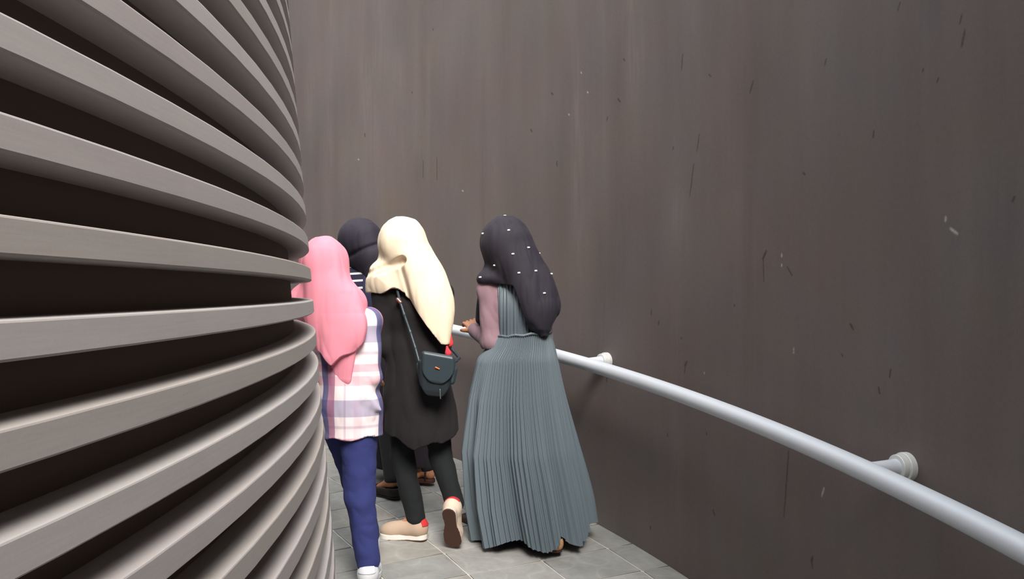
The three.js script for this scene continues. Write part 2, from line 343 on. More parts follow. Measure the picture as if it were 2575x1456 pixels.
// a hand: wrist at o, pointing along d, palm facing n; fingers curled by c radians per joint; thumb on the side t = d x n (times side)
function handShapes(o, d, n, side, c, s = 1) {
  d = d.clone().normalize(); n = n.clone().addScaledVector(d, -n.dot(d)).normalize();
  const t = new THREE.Vector3().crossVectors(d, n).multiplyScalar(side), P = (a, b, e) => { const p = o.clone().addScaledVector(d, a * s).addScaledVector(t, b * s).addScaledVector(n, e * s); return [p.x, p.y, p.z]; };
  const list = [];
  for (const b of [-.026, -.009, .009, .025]) list.push(C(P(.0, b * .55, 0), P(.078, b, 0), .0135 * s, .0105 * s, { k: .012 }));
  [[-.028, .052], [-.0095, .064], [.0095, .07], [.027, .063]].forEach(([b, L], i) => {
    let p = [.08, b, 0], a = c * .6;
    for (const [q, r0, r1] of [[.42, .0092, .0086], [.32, .0086, .008], [.26, .008, .0072]]) {
      const e = [p[0] + L * q * Math.cos(a), p[1] + b * .06, p[2] + L * q * Math.sin(a)];
      list.push(C(P(...p), P(...e), r0 * s, r1 * s, { k: .003 })); p = e; a += c;
    }
  });
  list.push(C(P(.018, .024, .004), P(.05, .048, .012), .0135 * s, .0105 * s, { k: .008 }), C(P(.05, .048, .012), P(.078, .056, .024), .0102 * s, .0085 * s, { k: .003 }));
  return list;
}
// the head: centre, yaw 0 looks along -z (away from the photographer), positive turns to the left
function headShapes(c, yaw, s) {
  const cs = Math.cos(yaw), sn = Math.sin(yaw), P = (x, y, z) => [c[0] + s * (cs * x + sn * z), c[1] + s * y, c[2] + s * (-sn * x + cs * z)];
  return {
    P, list: [
      El(P(0, .03, .012), [.074 * s, .088 * s, .094 * s], -yaw), El(P(0, -.03, -.035), [.06 * s, .082 * s, .062 * s], -yaw),
      C(P(0, -.092, -.062), P(0, -.088, -.07), .024 * s, .02 * s, { k: .03 }),
      C(P(0, .012, -.09), P(0, -.022, -.112), .0085 * s, .0125 * s, { k: .014 }),
      C(P(-.011, -.026, -.1), P(.011, -.026, -.1), .009 * s, .009 * s, { k: .008 }),
      C(P(-.018, -.055, -.092), P(.018, -.055, -.092), .0085 * s, .0085 * s, { k: .008 }),
      C(P(-.035, .03, -.082), P(.035, .03, -.082), .011 * s, .011 * s, { k: .018 }),
      El(P(-.076, -.005, .005), [.009 * s, .03 * s, .018 * s], -yaw, { k: .006 }), El(P(.076, -.005, .005), [.009 * s, .03 * s, .018 * s], -yaw, { k: .006 }),
    ], sockets: [El(P(-.031, .008, -.1), [.017 * s, .011 * s, .014 * s], -yaw), El(P(.031, .008, -.1), [.017 * s, .011 * s, .014 * s], -yaw)],
    eyes: [El(P(-.031, .008, -.083), [.012 * s, .012 * s, .012 * s]), El(P(.031, .008, -.083), [.012 * s, .012 * s, .012 * s])],
  };
}
// the body of a figure: one surface of trunk, limbs, head and hands
function figure(p, J) {
  const s = J.s ?? 1, trunk = [
    El(J.pelvis, [.135 * s, .115 * s, .1 * s]), C(J.pelvis, J.chest, .1 * s, .105 * s, { flat: .8 }), El(J.chest, [.128 * s, .14 * s, .092 * s]),
    C(J.shL, J.shR, .045 * s, .045 * s), C(J.neck, J.head, .05 * s, .046 * s),
  ];
  const limbs = [];
  for (const q of ['L', 'R']) {
    limbs.push(C(J['sh' + q], J['el' + q], .044 * s, .035 * s), C(J['el' + q], J['wr' + q], .036 * s, .023 * s));
    limbs.push(C(J['hip' + q], J['kn' + q], .066 * s, .042 * s), C(J['kn' + q], J['an' + q], .042 * s, .027 * s));
    limbs.push(C(J['an' + q], J['toe' + q], .027 * s, .018 * s));
  }
  const all = [...trunk, ...limbs], H = headShapes(J.head, J.yaw, s);
  const colSkin = (x, y, z) => { const n = 1 + .08 * nz(x * 30, y * 30, z * 30); return [SKIN[0] * n, SKIN[1] * n, SKIN[2] * n]; };
  const headF0 = blob([...H.list, C(J.neck, J.head, .05 * s, .046 * s)], .022), sock = blob(H.sockets, .005), eyeF = blob(H.eyes, .002);
  const headF = (x, y, z) => Math.min(Math.max(headF0(x, y, z), -sock(x, y, z)), eyeF(x, y, z));
  const lipAt = H.P(0, -.055, -.098), colHead = (x, y, z) => {
    for (const q of [-1, 1]) { const i = H.P(q * .031, .008, -.095), b = H.P(q * .032, .033, -.09); if (Math.hypot(x - i[0], y - i[1], z - i[2]) < .0068 * s) return BROW; if (Math.hypot((x - b[0]) / .02, (y - b[1]) / .0055, (z - b[2]) / .02) < 1) return BROW; }
    if (eyeF(x, y, z) < .0008) return EYE;
    if (Math.hypot((x - lipAt[0]) / .024, (y - lipAt[1]) / .009, (z - lipAt[2]) / .024) < 1) return LIP;
    return colSkin(x, y, z);
  };
  const parts = [build(all, blob(all, .035), .013, { colf: colSkin }), build(H.list, headF, .0045, { colf: colHead }, .02)];
  for (const [q, side] of [['L', 1], ['R', -1]]) {
    const w = V(...J['wr' + q]), e = V(...J['el' + q]), d = J['hd' + q] ? V(...J['hd' + q]) : w.clone().sub(e), n = J['hn' + q] ? V(...J['hn' + q]) : V(0, -1, 0);
    const hs = handShapes(w, d, n, (J['ht' + q] ?? side), J.curl ?? .45, s * 1.0);
    parts.push(build(hs, blob(hs, .006), .0034, { colf: colSkin }, .01));
  }
  const g = mergeGeometries(parts);
  return mesh('body', g, skinMat, p);
}
const armShapes = (J, q, a, b, c) => [C(J['sh' + q], J['el' + q], a, b), C(J['el' + q], J['wr' + q], b, c)];
const legShapes = (J, q, a, b, c) => [C(J['hip' + q], J['kn' + q], a, b), C(J['kn' + q], J['an' + q], b, c)];
function trunkShapes(J, g) {
  const s = J.s ?? 1;
  return [El(J.pelvis, [.135 * s + g, .115 * s + g, .1 * s + g]), C(J.pelvis, J.chest, .1 * s + g, .105 * s + g, { flat: .8 }), El(J.chest, [.128 * s + g, .14 * s + g, .092 * s + g]), C(J.shL, J.shR, .045 * s + g, .045 * s + g)];
}

// a shoe in its own frame: heel at x = -0.11, toe at x = +0.12, sole at y = 0; placed by a matrix
const place = (o, yaw, pitch = 0, roll = 0) => new THREE.Matrix4().compose(V(...o), new THREE.Quaternion().setFromEuler(new THREE.Euler(roll, yaw, pitch, 'YZX')), V(1, 1, 1));
function soleField(h0, h1, w = 1) {
  return (x, y, z) => {
    const a = Math.hypot(Math.max(Math.abs(x + .0) - .0, 0) * 0 + (x - clamp(x, -.075, .078)), z) - lerp(.033, .043, smooth(-.06, .07, x)) * w + .006 * Math.exp(-Math.pow((x + .01) / .03, 2));
    return Math.max(a, Math.abs(y - (h0 + h1) / 2) - (h1 - h0) / 2);
  };
}
function sneaker(p, M, mats) {
  const up = [El([.07, .036, 0], [.052, .036, .041]), C([-.06, .05, 0], [.055, .038, 0], .04, .036), El([-.07, .052, 0], [.043, .05, .036]), C([-.058, .06, 0], [-.05, .085, 0], .038, .036), C([-.02, .06, 0], [.04, .05, 0], .03, .026)];
  const uf = cut(cut(blob(up, .02), (x, y) => .02 - y), (x, y, z) => -dist(C([-.052, .085, 0], [-.04, .15, 0], .029, .034), x, y, z));
  const shoe = mesh('sneaker', build(up, uf, .0045).applyMatrix4(M), mats[0], p);
  mesh('sole', solid(soleField(0, .025), [-.13, -.01, -.06], [.14, .04, .06], .0045).applyMatrix4(M), mats[1], shoe);
  mesh('outsole', solid(soleField(-.005, .002, .97), [-.13, -.015, -.06], [.14, .02, .06], .0045).applyMatrix4(M), mats[3], shoe);
  mesh('heel_tab', build(up, cut((x, y, z) => uf(x, y, z) - .0028, (x, y, z) => Math.max(x + .083 - .4 * (y - .09), .066 - y)), .003).applyMatrix4(M), mats[2], shoe);
  const lace = []; for (let i = 0; i < 4; i++) { const x = -.012 + i * .017, y = .092 - i * .0075; lace.push(C([x, y - .008, -.022], [x + .008, y, 0], .0032, .0032), C([x + .008, y, 0], [x, y - .008, .022], .0032, .0032)); }
  mesh('laces', build(lace, blob(lace, .002), .0025, {}, .01).applyMatrix4(M), mats[4] ?? mats[1], shoe);
  return shoe;
}
function sandal(p, M, mats) {
  const s = mesh('sandal', solid(soleField(0, .022), [-.13, -.01, -.06], [.14, .04, .06], .0045).applyMatrix4(M), mats[0], p);
  const strap = [C([.035, .02, -.04], [.03, .06, -.012], .007, .007), C([.03, .06, -.012], [.03, .06, .012], .007, .007), C([.03, .06, .012], [.035, .02, .04], .007, .007), C([-.1, .05, 0], [-.06, .062, .034], .005, .005), C([-.1, .05, 0], [-.06, .062, -.034], .005, .005), C([-.06, .062, .034], [-.06, .02, .036], .005, .005), C([-.06, .062, -.034], [-.06, .02, -.036], .005, .005)];
  for (const q of [strap.slice(0, 3), strap.slice(3)]) mesh('strap', build(q, blob(q, .004), .0035, {}, .01).applyMatrix4(M), mats[1], s);
  return s;
}
function flatShoe(p, M, mats) {
  const up = [El([.07, .03, 0], [.05, .03, .04]), C([-.06, .035, 0], [.055, .03, 0], .038, .036), El([-.072, .036, 0], [.042, .04, .036])];
  const s = mesh('flat_shoe', build(up, cut(cut(blob(up, .02), (x, y) => Math.max(.012 - y, y - .058)), (x, y, z) => -dist(C([-.065, .06, 0], [.025, .07, 0], .03, .028), x, y, z)), .0045).applyMatrix4(M), mats[0], p);
  mesh('sole', solid(soleField(0, .014), [-.13, -.01, -.06], [.14, .04, .06], .0045).applyMatrix4(M), mats[1], s);
}
const via = (M, x, y, z) => V(x, y, z).applyMatrix4(M).toArray();
const footShapes = (M) => {   // a bare foot standing in a sandal
  const P = (x, y, z) => { const v = V(x, y, z).applyMatrix4(M); return [v.x, v.y, v.z]; };
  const l = [C(P(-.07, .055, 0), P(-.078, .045, 0), .033, .03), C(P(-.06, .06, 0), P(.05, .042, 0), .03, .02), C(P(.0, .04, .012), P(.065, .036, .016), .022, .015), C(P(.0, .04, -.014), P(.065, .034, -.02), .022, .013)];
  [[.092, .024, .011], [.097, .006, .009], [.092, -.008, .0085], [.084, -.02, .008], [.074, -.031, .0075]].forEach(([x, z, r]) => l.push(C(P(.06, .036, z * .85), P(x, .031, z), r * 1.1, r, { k: .004 })));
  return l;
};
function person(base, label) { const g = new THREE.Group(); g.position.set(...base); top(g, 'person', label, 'person'); return g; }

// ================================================================ the figures
// ---------------------------------------------------------------- person in the pleated pinafore dress, beaded black scarf
{
  const MR = place([.105, .002, .105], 1.75), ML = place([-.27, .012, -.16], 2.2);
  const p = person([.0823, .436, -4.03], 'person in grey-green pleated dress, mauve sleeves and beaded black headscarf beside the handrail');
  const J = { s: .98, pelvis: [-.035, .84, 0], chest: [-.06, 1.13, 0], neck: [-.085, 1.27, 0], head: [-.115, 1.44, 0], yaw: .75,
    shL: [-.195, 1.215, -.005], shR: [.062, 1.21, .0], elL: [-.178, .965, .02], elR: [.062, .985, -.03], wrL: [-.27, 1.015, -.16], wrR: [.05, 1.0, -.2],
    hdL: [-.25, .32, -.6], hnL: [.3, -.9, -.1],
    hipL: [-.1, .8, 0], hipR: [.05, .8, 0], knL: [-.17, .46, -.14], knR: [.09, .44, .03], anL: via(ML, -.06, .085, 0), anR: via(MR, -.06, .085, 0), toeL: via(ML, .05, .032, 0), toeR: via(MR, .05, .032, 0) };
  const body = figure(p, J);
  const blouseL = [...trunkShapes(J, .008).slice(1), ...armShapes(J, 'L', .058, .05, .038), ...armShapes(J, 'R', .056, .05, .038)];
  mesh('blouse', build(blouseL, folds(cut(blob(blouseL, .03), (x, y) => .93 - y), .007, 14, 9), .008), cloth(0x8d727c), p);
  // scarf
  const dark = cloth(0x221e2a, { roughness: .8 });
  const hl = [El([-.112, 1.452, .0], [.124, .128, .132], -.4), loft([[1.57, -.15, -.08, -.04, .05], [1.5, -.2, .0, -.09, .12], [1.44, -.225, .03, -.1, .138], [1.37, -.2, .066, -.1, .148], [1.275, -.15, .114, -.08, .158], [1.18, -.11, .137, -.03, .165], [1.13, -.08, .143, .0, .166], [1.08, -.05, .13, .02, .16], [1.03, .0, .108, .04, .145], [1.0, .045, .088, .06, .12]], { k: .02 }),
    C([-.13, 1.36, -.03], [-.12, 1.27, -.03], .085, .1), El([-.175, 1.272, -.01], [.08, .045, .095]), C([-.13, 1.28, -.08], [-.08, 1.14, -.1], .09, .05), C([-.19, 1.25, -.1], [-.232, 1.07, -.1], .055, .034)];
  const face = J.head, fdir = [-Math.sin(J.yaw), -Math.cos(J.yaw)];
  const hf = cut(blob(hl, .035), (x, y, z) => -dist(El([face[0] + .115 * fdir[0], face[1] - .01, face[2] + .115 * fdir[1]], [.07, .088, .07]), x, y, z));
  const scarfF = folds(cut(drape(hf, -.05, -.02, 5, .009, 1.46, 1.1, .3), (x, y, z) => z > -.03 ? (-.085 + .36 * clamp(1.265 - y, 0, .3) - x) * smooth(1.262, 1.235, y) - .2 * smooth(1.235, 1.262, y) : -.2), .0075, 17, 3);
  const scarf = mesh('headscarf', build(hl, scarfF, .0055), dark, p);
  const pearl = std({ color: 0xf4f2ee, roughness: .25 });
  for (const [bx, by] of [[-.118, 1.584], [-.222, 1.488], [-.098, 1.499], [-.004, 1.418], [.054, 1.394], [-.078, 1.386], [-.165, 1.334], [-.05, 1.297], [.03, 1.307], [.106, 1.294], [-.235, 1.278], [.07, 1.202]]) {
    // slide each bead along the depth until it sits on the cloth, starting from the near side
    let z = .25, x = bx, y = by; while (z > -.15 && scarfF(x, y, z) > .001) z -= .002;
    if (z <= -.15) { z = .02; for (let q = 0; q < 40 && scarfF(x, y, z) > .001; q++) { x = lerp(x, -.09, .04); y = lerp(y, 1.4, .04); } }
    const b = new THREE.CapsuleGeometry(.0042, .006, 6, 12); b.rotateZ(Math.PI / 2 + .08); b.translate(x, y, z + .001);
    mesh('bead', b, pearl, scarf);
  }
  // bodice over the back, and the skirt
  const satin = phys({ color: 0x5f6c74, roughness: .5, sheen: .5, sheenRoughness: .4, sheenColor: new THREE.Color(0x8a9aa2), side: THREE.DoubleSide });
  const bl = trunkShapes(J, .017).slice(1);
  const ripple = (x) => .003 * Math.sin(x * 380) + .0025 * Math.sin(x * 150 + 1);
  mesh('bodice', build(bl, cut((x, y, z) => blob(bl, .03)(x, y, z) + ripple(x), (x, y, z) => Math.max(y - 1.262, .97 - y, -.152 + .04 * (1.26 - y) - x, x - .075)), .0045), satin, p);
  const rows = 60, cols = 720, prof = [[1.005, -.03, .134, .115], [.945, -.036, .158, .135], [.885, -.056, .19, .16], [.69, -.06, .23, .19], [.44, -.05, .272, .225], [.2, -.015, .288, .235], [.0, .02, .286, .24]];
  const pr = (y) => { let i = 0; while (i < prof.length - 2 && y < prof[i + 1][0]) i++; const t = clamp((prof[i][0] - y) / (prof[i][0] - prof[i + 1][0]), 0, 1), ts = t; return [1, 2, 3].map((k) => lerp(prof[i][k], prof[i + 1][k], ts)); };
  const pos = [], uv = [], idx = [];
  for (let r = 0; r <= rows; r++) for (let c = 0; c <= cols; c++) {
    const v = r / rows, a = c / cols * Math.PI * 2, ca = Math.cos(a), sa = Math.sin(a);     // a = 0 right, pi/2 towards the photographer
    const hem = .028 + .03 * Math.sin(a * 3 + 2.2) * .6 + .012 * Math.sin(a * 7 + 1) + (ca > .6 ? .03 * (ca - .6) / .4 : 0) + .05 * Math.exp(-Math.pow((a - 1.05) / .16, 2));
    const y = lerp(1.0 + .012 * ca, hem, v), [cx, hw, dp] = pr(y), k = smooth(0, .9, v);
    let w = 1 + k * (.07 * Math.sin(a * 5 + 1.0 + .6 * v) + .06 * Math.sin(a * 8 + 2 + v) + .045 * Math.sin(a * 15 + 4 - v) + .026 * Math.sin(a * 27 + 1.5 + 2 * nz(ca * 2, v * 2, sa * 2)) - .2 * Math.exp(-Math.pow((a - 2.6) / .15, 2)) + .05 * Math.exp(-Math.pow((a - 2.2) / .2, 2))) + .02 * nz(ca * 3, v * 3, sa * 3) * (.3 + k);
    const ph = a * 92 + 1.2 * nz(ca * 4, v * 1.5, sa * 4), tri = Math.abs(((ph / (2 * Math.PI)) % 1 + 1) % 1 * 2 - 1);
    const pl = (tri - .5) * (.011 + .006 * v);
    pos.push(cx + ca * (hw * w + pl), y, sa * (dp * w + pl)); uv.push(a * .25, y);
    if (r < rows && c < cols) { const q = r * (cols + 1) + c; idx.push(q, q + 1, q + cols + 1, q + 1, q + cols + 2, q + cols + 1); }
  }
  mesh('skirt', geo(pos, null, uv, idx), satin, p);
  const band = [], bn = 48; for (let i = 0; i < bn; i++) { const f = (t) => [-.03 + Math.cos(t) * .139, 1.004 + .012 * Math.cos(t) + .003 * Math.sin(t * 11), Math.sin(t) * .12]; band.push(C(f(i / bn * 2 * Math.PI), f((i + 1) / bn * 2 * Math.PI), .0065, .0065)); }
  mesh('waistband', build(band, blob(band, .002), .004, {}, .01), satin, p);
  const tan = std({ color: 0xb98a5e, roughness: .5 }), brown = std({ color: 0x3d221a, roughness: .6 });
  flatShoe(p, MR, [tan, brown]); flatShoe(p, ML, [brown, brown]);
}

// ---------------------------------------------------------------- person in the cream scarf and black tunic
{
  const ML = place([-.088, .006, .0], Math.PI - .12, 0), MR = place([.142, .1, .14], 1.38, -1.12);
  const p = person([-.4235, .4595, -3.96], 'person in long cream headscarf, black tunic and beige sneakers stepping forward');
  const J = { s: .96, pelvis: [-.03, .8, 0], chest: [-.05, 1.08, 0], neck: [-.075, 1.22, 0], head: [-.1, 1.4, 0], yaw: .5,
    shL: [-.185, 1.17, 0], shR: [.085, 1.17, 0], elL: [-.195, .93, .01], elR: [.075, .93, -.03], wrL: [-.15, .93, -.2], wrR: [.05, .93, -.22],
    hipL: [-.1, .76, 0], hipR: [.04, .76, 0], knL: [-.107, .4, -.03], knR: [.078, .4, -.02], anL: via(ML, -.052, .1, 0), anR: via(MR, -.052, .1, 0), toeL: via(ML, .05, .045, 0), toeR: via(MR, .05, .045, 0) };
  figure(p, J);
  const black = cloth(0x151214, { sheen: .12 }), trous = cloth(0x0b1114, { sheen: .08 });
  const tl = [...trunkShapes(J, .012), ...armShapes(J, 'L', .06, .052, .042), ...armShapes(J, 'R', .06, .052, .042), C([-.04, .9, 0], [-.005, .52, .01], .14, .172, { flat: .78 }), C([-.03, .7, 0], [0, .48, .01], .16, .165, { flat: .78 })];
  mesh('tunic', build(tl, folds(cut(blob(tl, .03), (x, y, z) => .466 + 1.9 * (x + .0) ** 2 + .012 * Math.sin(x * 40) - y), .012, 10, 5), .008), black, p);
  const lg = [...legShapes(J, 'L', .082, .057, .046), ...legShapes(J, 'R', .082, .056, .045)];
  mesh('trousers', build(lg, folds(cut(blob(lg, .015), (x, y, z) => -1), .007, 12, 10), .0075), trous, p);
  // scarf
  const cream = cloth(0xe9dcc2, { sheen: .1 });
  const hl = [El([-.1, 1.42, 0], [.116, .127, .128], -.3), loft([[1.53, -.135, -.065, -.04, .05], [1.45, -.19, .0, -.09, .12], [1.4, -.205, .036, -.1, .135], [1.325, -.17, .08, -.09, .148], [1.248, -.12, .113, -.06, .158], [1.172, -.085, .138, -.02, .165], [1.115, -.06, .149, .0, .168], [1.058, -.035, .154, .02, .166], [1.0, .0, .151, .04, .16], [.95, .05, .143, .06, .15], [.92, .08, .135, .07, .14]], { k: .02 }),
    C([-.13, 1.33, -.03], [-.13, 1.27, -.02], .08, .1), C([-.12, 1.3, 0], [-.17, 1.235, .01], .1, .1, { flat: .9 }), C([-.17, 1.24, .01], [-.215, 1.185, .0], .09, .055, { flat: 1 }), C([-.1, 1.24, .05], [-.12, 1.2, .06], .08, .07, { flat: .7 })];
  const face = J.head, fd = [-Math.sin(J.yaw), -Math.cos(J.yaw)];
  const hf = cut(blob(hl, .03), (x, y, z) => -dist(El([face[0] + .115 * fd[0], face[1] - .01, face[2] + .115 * fd[1]], [.068, .088, .07]), x, y, z));
  // lower edge: short over the left shoulder, long over the back on the right
  const hem = (x) => x < -.075 ? 1.188 + .012 * Math.sin(x * 45 + 1) - .02 * smooth(-.2, -.27, x) : lerp(1.17, .94, clamp((x + .075) / .17, 0, 1)) - .0 * x;
  const crease = (x, y, z) => .012 * Math.exp(-Math.pow((x + .085 - .28 * (1.28 - y)) / .014, 2)) * smooth(1.36, 1.3, y) + .01 * Math.exp(-Math.pow((y - 1.312 - .35 * (x + .14)) / .014, 2)) * smooth(-.06, -.1, x);
  const pocket = (x, y, z) => dist(C([-.215, 1.265, .085], [-.082, 1.33, .128], .006, .021), x, y, z);
  const sf = folds(cut(drape(hf, -.04, -.03, 5, .009, 1.42, 1.0, .3), (x, y, z) => hem(x) - y), .006, 15, 2.6);
  const scarfF = (x, y, z) => -smin(-(sf(x, y, z) + (z > 0 ? crease(x, y, z) : 0)), pocket(x, y, z), .012);
  const scarf = mesh('headscarf', build(hl, scarfF, .0055), cream, p);
  const red = cloth(0xd83a3a);
  const tip = [C([.128, .985, .1], [.132, .945, .1], .014, .018, { flat: .5 })];
  mesh('red_corner', build(tip, blob(tip), .004, {}, .02), red, scarf);
  // sneakers
  const beige = std({ color: 0xb39c88, roughness: .85 }), white = std({ color: 0xded9d2, roughness: .7 }), redm = std({ color: 0xc02c30, roughness: .8 }), brn = std({ color: 0x4a2e24, roughness: .8 }), pale = std({ color: 0xd2bfae, roughness: .85 });
  sneaker(p, ML, [beige, white, redm, brn, pale]);
  sneaker(p, MR, [pale, pale, redm, brn, white]);
  const sock = [C(via(ML, -.052, .125, 0), via(ML, -.045, .082, 0), .033, .032)]; mesh('sock', build(sock, blob(sock), .006), white, p);
}
// ---------------------------------------------------------------- her shoulder bag
{
  const b = new THREE.Group(); b.position.set(-.4235, .4595, -3.96);
  top(b, 'shoulder_bag', 'small black leather crossbody bag hanging at the hip over the black tunic', 'bag');
  const leather = phys({ color: 0x1d262c, roughness: .42, clearcoat: .15 }), lighter = phys({ color: 0x2c3940, roughness: .4 });
  const rb = (c, h, r, tilt) => (x, y, z) => { const X = x - c[0], Y0 = y - c[1] - tilt * X, Z = z - c[2], qx = Math.max(Math.abs(X) - h[0] + r, 0), qy = Math.max(Math.abs(Y0) - h[1] + r, 0), qz = Math.max(Math.abs(Z) - h[2] + r, 0); return Math.hypot(qx, qy, qz) - r; };
  const zc = .2, bodyF = rb([.075, .795, zc], [.078, .085, .04], .03, -.1), taper = (x, y, z) => y > .86 ? -1 : (Math.hypot((x - .078) / .083, (y - .86) / .16) - 1) * .08;
  mesh('bag_body', solid(cut(bodyF, taper), [-.04, .68, zc - .07], [.19, .92, zc + .07], .0045), leather, b);
  const flapF = cut(rb([.092, .838, zc + .034], [.076, .07, .018], .016, -.18), (x, y, z) => y > .875 ? -1 : (Math.hypot((x - .092) / .079, (y - .875) / .105) - 1) * .08);
  mesh('flap', solid(flapF, [-.02, .74, zc - .02], [.2, .94, zc + .08], .004), lighter, b);
  for (const g of [C([.006, .85, zc], [.02, .77, zc + .01], .018, .016), C([.158, .83, zc], [.15, .78, zc + .01], .018, .016)]) mesh('gusset', build([g], blob([g]), .005), lighter, b);
  const badge = [C([.082, .846, zc + .055], [.098, .839, zc + .055], .0042, .0035)]; mesh('orange_badge', build(badge, blob(badge), .0025, {}, .01), std({ color: 0xd0682c, roughness: .5 }), b);
  const zip = [C([.1, .745, zc + .042], [.102, .705, zc + .04], .0035, .003)]; mesh('zip_pull', build(zip, blob(zip), .0025, {}, .01), std({ color: 0x9aa4a8, roughness: .3, metalness: .8 }), b);
  const strap = []; const sp = [[.0, .868, zc - .01], [-.02, .93, .17], [-.045, 1.0, .15], [-.075, 1.08, .135], [-.1, 1.15, .115], [-.12, 1.21, .07], [-.125, 1.235, .0], [-.11, 1.2, -.09], [-.03, 1.05, -.15], [.07, .95, -.16], [.14, .89, -.1], [.172, .87, .02], [.165, .865, .12], [.155, .86, zc - .01]];
  for (let i = 0; i + 1 < sp.length; i++) strap.push(C(sp[i], sp[i + 1], .0075, .0075));
  mesh('strap', build(strap, blob(strap, .006), .0055, {}, .02), lighter, b);
  const bk = [C([-.108, 1.15, .118], [-.094, 1.136, .122], .009, .009)]; mesh('buckle', build(bk, blob(bk), .003, {}, .01), std({ color: 0xb98a7c, roughness: .25, metalness: .8 }), b);
  const cord = [C([.128, .935, .2], [.134, .905, .205], .005, .007), C([.134, .905, .205], [.13, .872, .2], .0075, .004)]; mesh('red_cord', build(cord, blob(cord), .003, {}, .01), cloth(0xc83444), b);
}

// ---------------------------------------------------------------- person in the pink scarf and plaid shirt
{
  const MR = place([.022, .006, -.02], 1.62), ML = place([-.038, .012, -.37], 1.7);
  const p = person([-.6195, .4216, -3.46], 'person in pink headscarf, plaid shirt and blue jeans walking beside the slatted wall');
  const J = { s: .93, pelvis: [-.06, .75, 0], chest: [-.105, 1.02, 0], neck: [-.13, 1.15, 0], head: [-.166, 1.325, 0], yaw: .15,
    shL: [-.235, 1.1, 0], shR: [.018, 1.1, 0], elL: [-.25, .87, .0], elR: [.03, .865, .02], wrL: [-.2, .85, -.19], wrR: [.0, .84, -.17],
    hipL: [-.105, .7, 0], hipR: [-.025, .7, 0], knL: [-.06, .4, -.16], knR: [-.012, .37, .02], anL: via(ML, -.052, .1, 0), anR: via(MR, -.052, .1, 0), toeL: via(ML, .05, .045, 0), toeR: via(MR, .05, .045, 0) };
  figure(p, J);
  const plaid = tex(512, 512, (u, v) => {
    // one repeat = 0.3 m: broad white and pink checks, crossed by navy, violet and grey bands
    const band = (t, a, b) => smooth(a - .012, a + .004, t) * smooth(b + .012, b - .004, t);
    let c = [238, 226, 230];
    const mix = (k, d) => { c = c.map((q, i) => lerp(q, d[i], k)); };
    const n = .04 * (rnd() - .5);
    mix(.16 * band(u, .62, .74), [226, 140, 160]); mix(.42 * band(v, .0, .1), [222, 110, 130]); mix(.3 * band(v, .82, .94), [226, 120, 140]);
    mix(.45 * band(v, .4, .62), [110, 108, 150]);
    mix(.72 * band(u, .02, .13), [48, 54, 108]); mix(.6 * band(u, .13, .27), [140, 72, 110]);
    mix(.2 * band(u, .45, .48) + n, [110, 80, 120]); mix(.2 * band(v, .24, .27) + n, [110, 80, 120]);
    const th = 5 * Math.sin(u * 512 * .8) * Math.sin(v * 512 * .8);
    return c.map((q) => q + th);
  });
  const shirtMat = phys({ map: plaid, roughness: .9, sheen: .15, bumpMap: weave, bumpScale: .0003 });
  const sl = [...trunkShapes(J, .014), ...armShapes(J, 'L', .056, .05, .04), ...armShapes(J, 'R', .054, .048, .04), C([-.07, .88, 0], [-.05, .62, .0], .115, .125, { flat: .82 }), C([-.05, .7, 0], [-.05, .57, 0], .122, .124, { flat: .82 }), C([.02, .79, .06], [.078, .738, .06], .035, .007)];
  const shF = folds(cut(blob(sl, .025), (x, y, z) => .616 - .05 * (x + .05) * (x < -.05 ? .8 : -1.2) + .006 * Math.sin(x * 50) - y), .008, 12, 8);
  mesh('shirt', build(sl, shF, .0065, { uvf: (x, y, z) => { const a = Math.atan2(x + .07, z + .0001); return [(a * .14 + .125) / .3, (y - .595) / .3]; } }), shirtMat, p);
  const denimT = tex(128, 128, (u, v) => { const a = 14 * (rnd() - .5) + 8 * Math.sin((u + v) * 128 * .9); return [46 + a * .8, 54 + a * .8, 112 + a]; }); denimT.repeat.set(8, 8);
  const denim = std({ map: denimT, roughness: .92 });
  const lg = [...legShapes(J, 'R', .086, .062, .049), ...legShapes(J, 'L', .084, .06, .047), El([-.06, .72, 0], [.105, .11, .095])];
  mesh('jeans', build(lg, folds(cut(blob(lg, .02), (x, y) => .05 - y), .0075, 11, 12), .007), denim, p);
  const white = std({ color: 0xd8dbe2, roughness: .7 }), grey = std({ color: 0x6a6c74, roughness: .8 });
  sneaker(p, MR, [white, white, white, grey, white]);
  sneaker(p, ML, [white, white, white, grey, white]);
  // scarf
  const pink = cloth(0xee95a8, { sheen: .2 });
  const hl = [El([-.166, 1.34, 0], [.1, .116, .118], -.1), loft([[1.445, -.195, -.14, -.03, .04], [1.4, -.235, -.095, -.075, .095], [1.34, -.258, -.068, -.09, .12], [1.28, -.252, -.048, -.09, .132], [1.227, -.25, -.018, -.08, .142], [1.136, -.24, .015, -.05, .152], [1.09, -.222, .02, -.02, .156], [1.036, -.195, .01, .0, .158], [.96, -.165, -.017, .03, .155], [.9, -.135, -.035, .05, .145]], { k: .02 }),
    C([-.235, 1.17, .01], [-.06, 1.17, .01], .085, .08, { flat: .95 }), C([-.2, 1.2, -.06], [-.15, 1.05, -.1], .08, .05), ];
  const face = J.head, fd = [-Math.sin(J.yaw), -Math.cos(J.yaw)];
  const hf = cut(blob(hl, .03), (x, y, z) => -dist(El([face[0] + .11 * fd[0], face[1] - .01, face[2] + .11 * fd[1]], [.065, .085, .07]), x, y, z));
  const hemA = (x) => x < -.108 ? .93 + .85 * (-.108 - x) : x < -.058 ? .93 + .6 * (x + .108) : .96 + .7 * (x + .058);
  const upperF = folds(cut(drape(hf, -.14, -.02, 5, .012, 1.36, .98, .1), (x, y, z) => hemA(x) + .006 * Math.sin(x * 70) - y), .007, 14, 2.4);
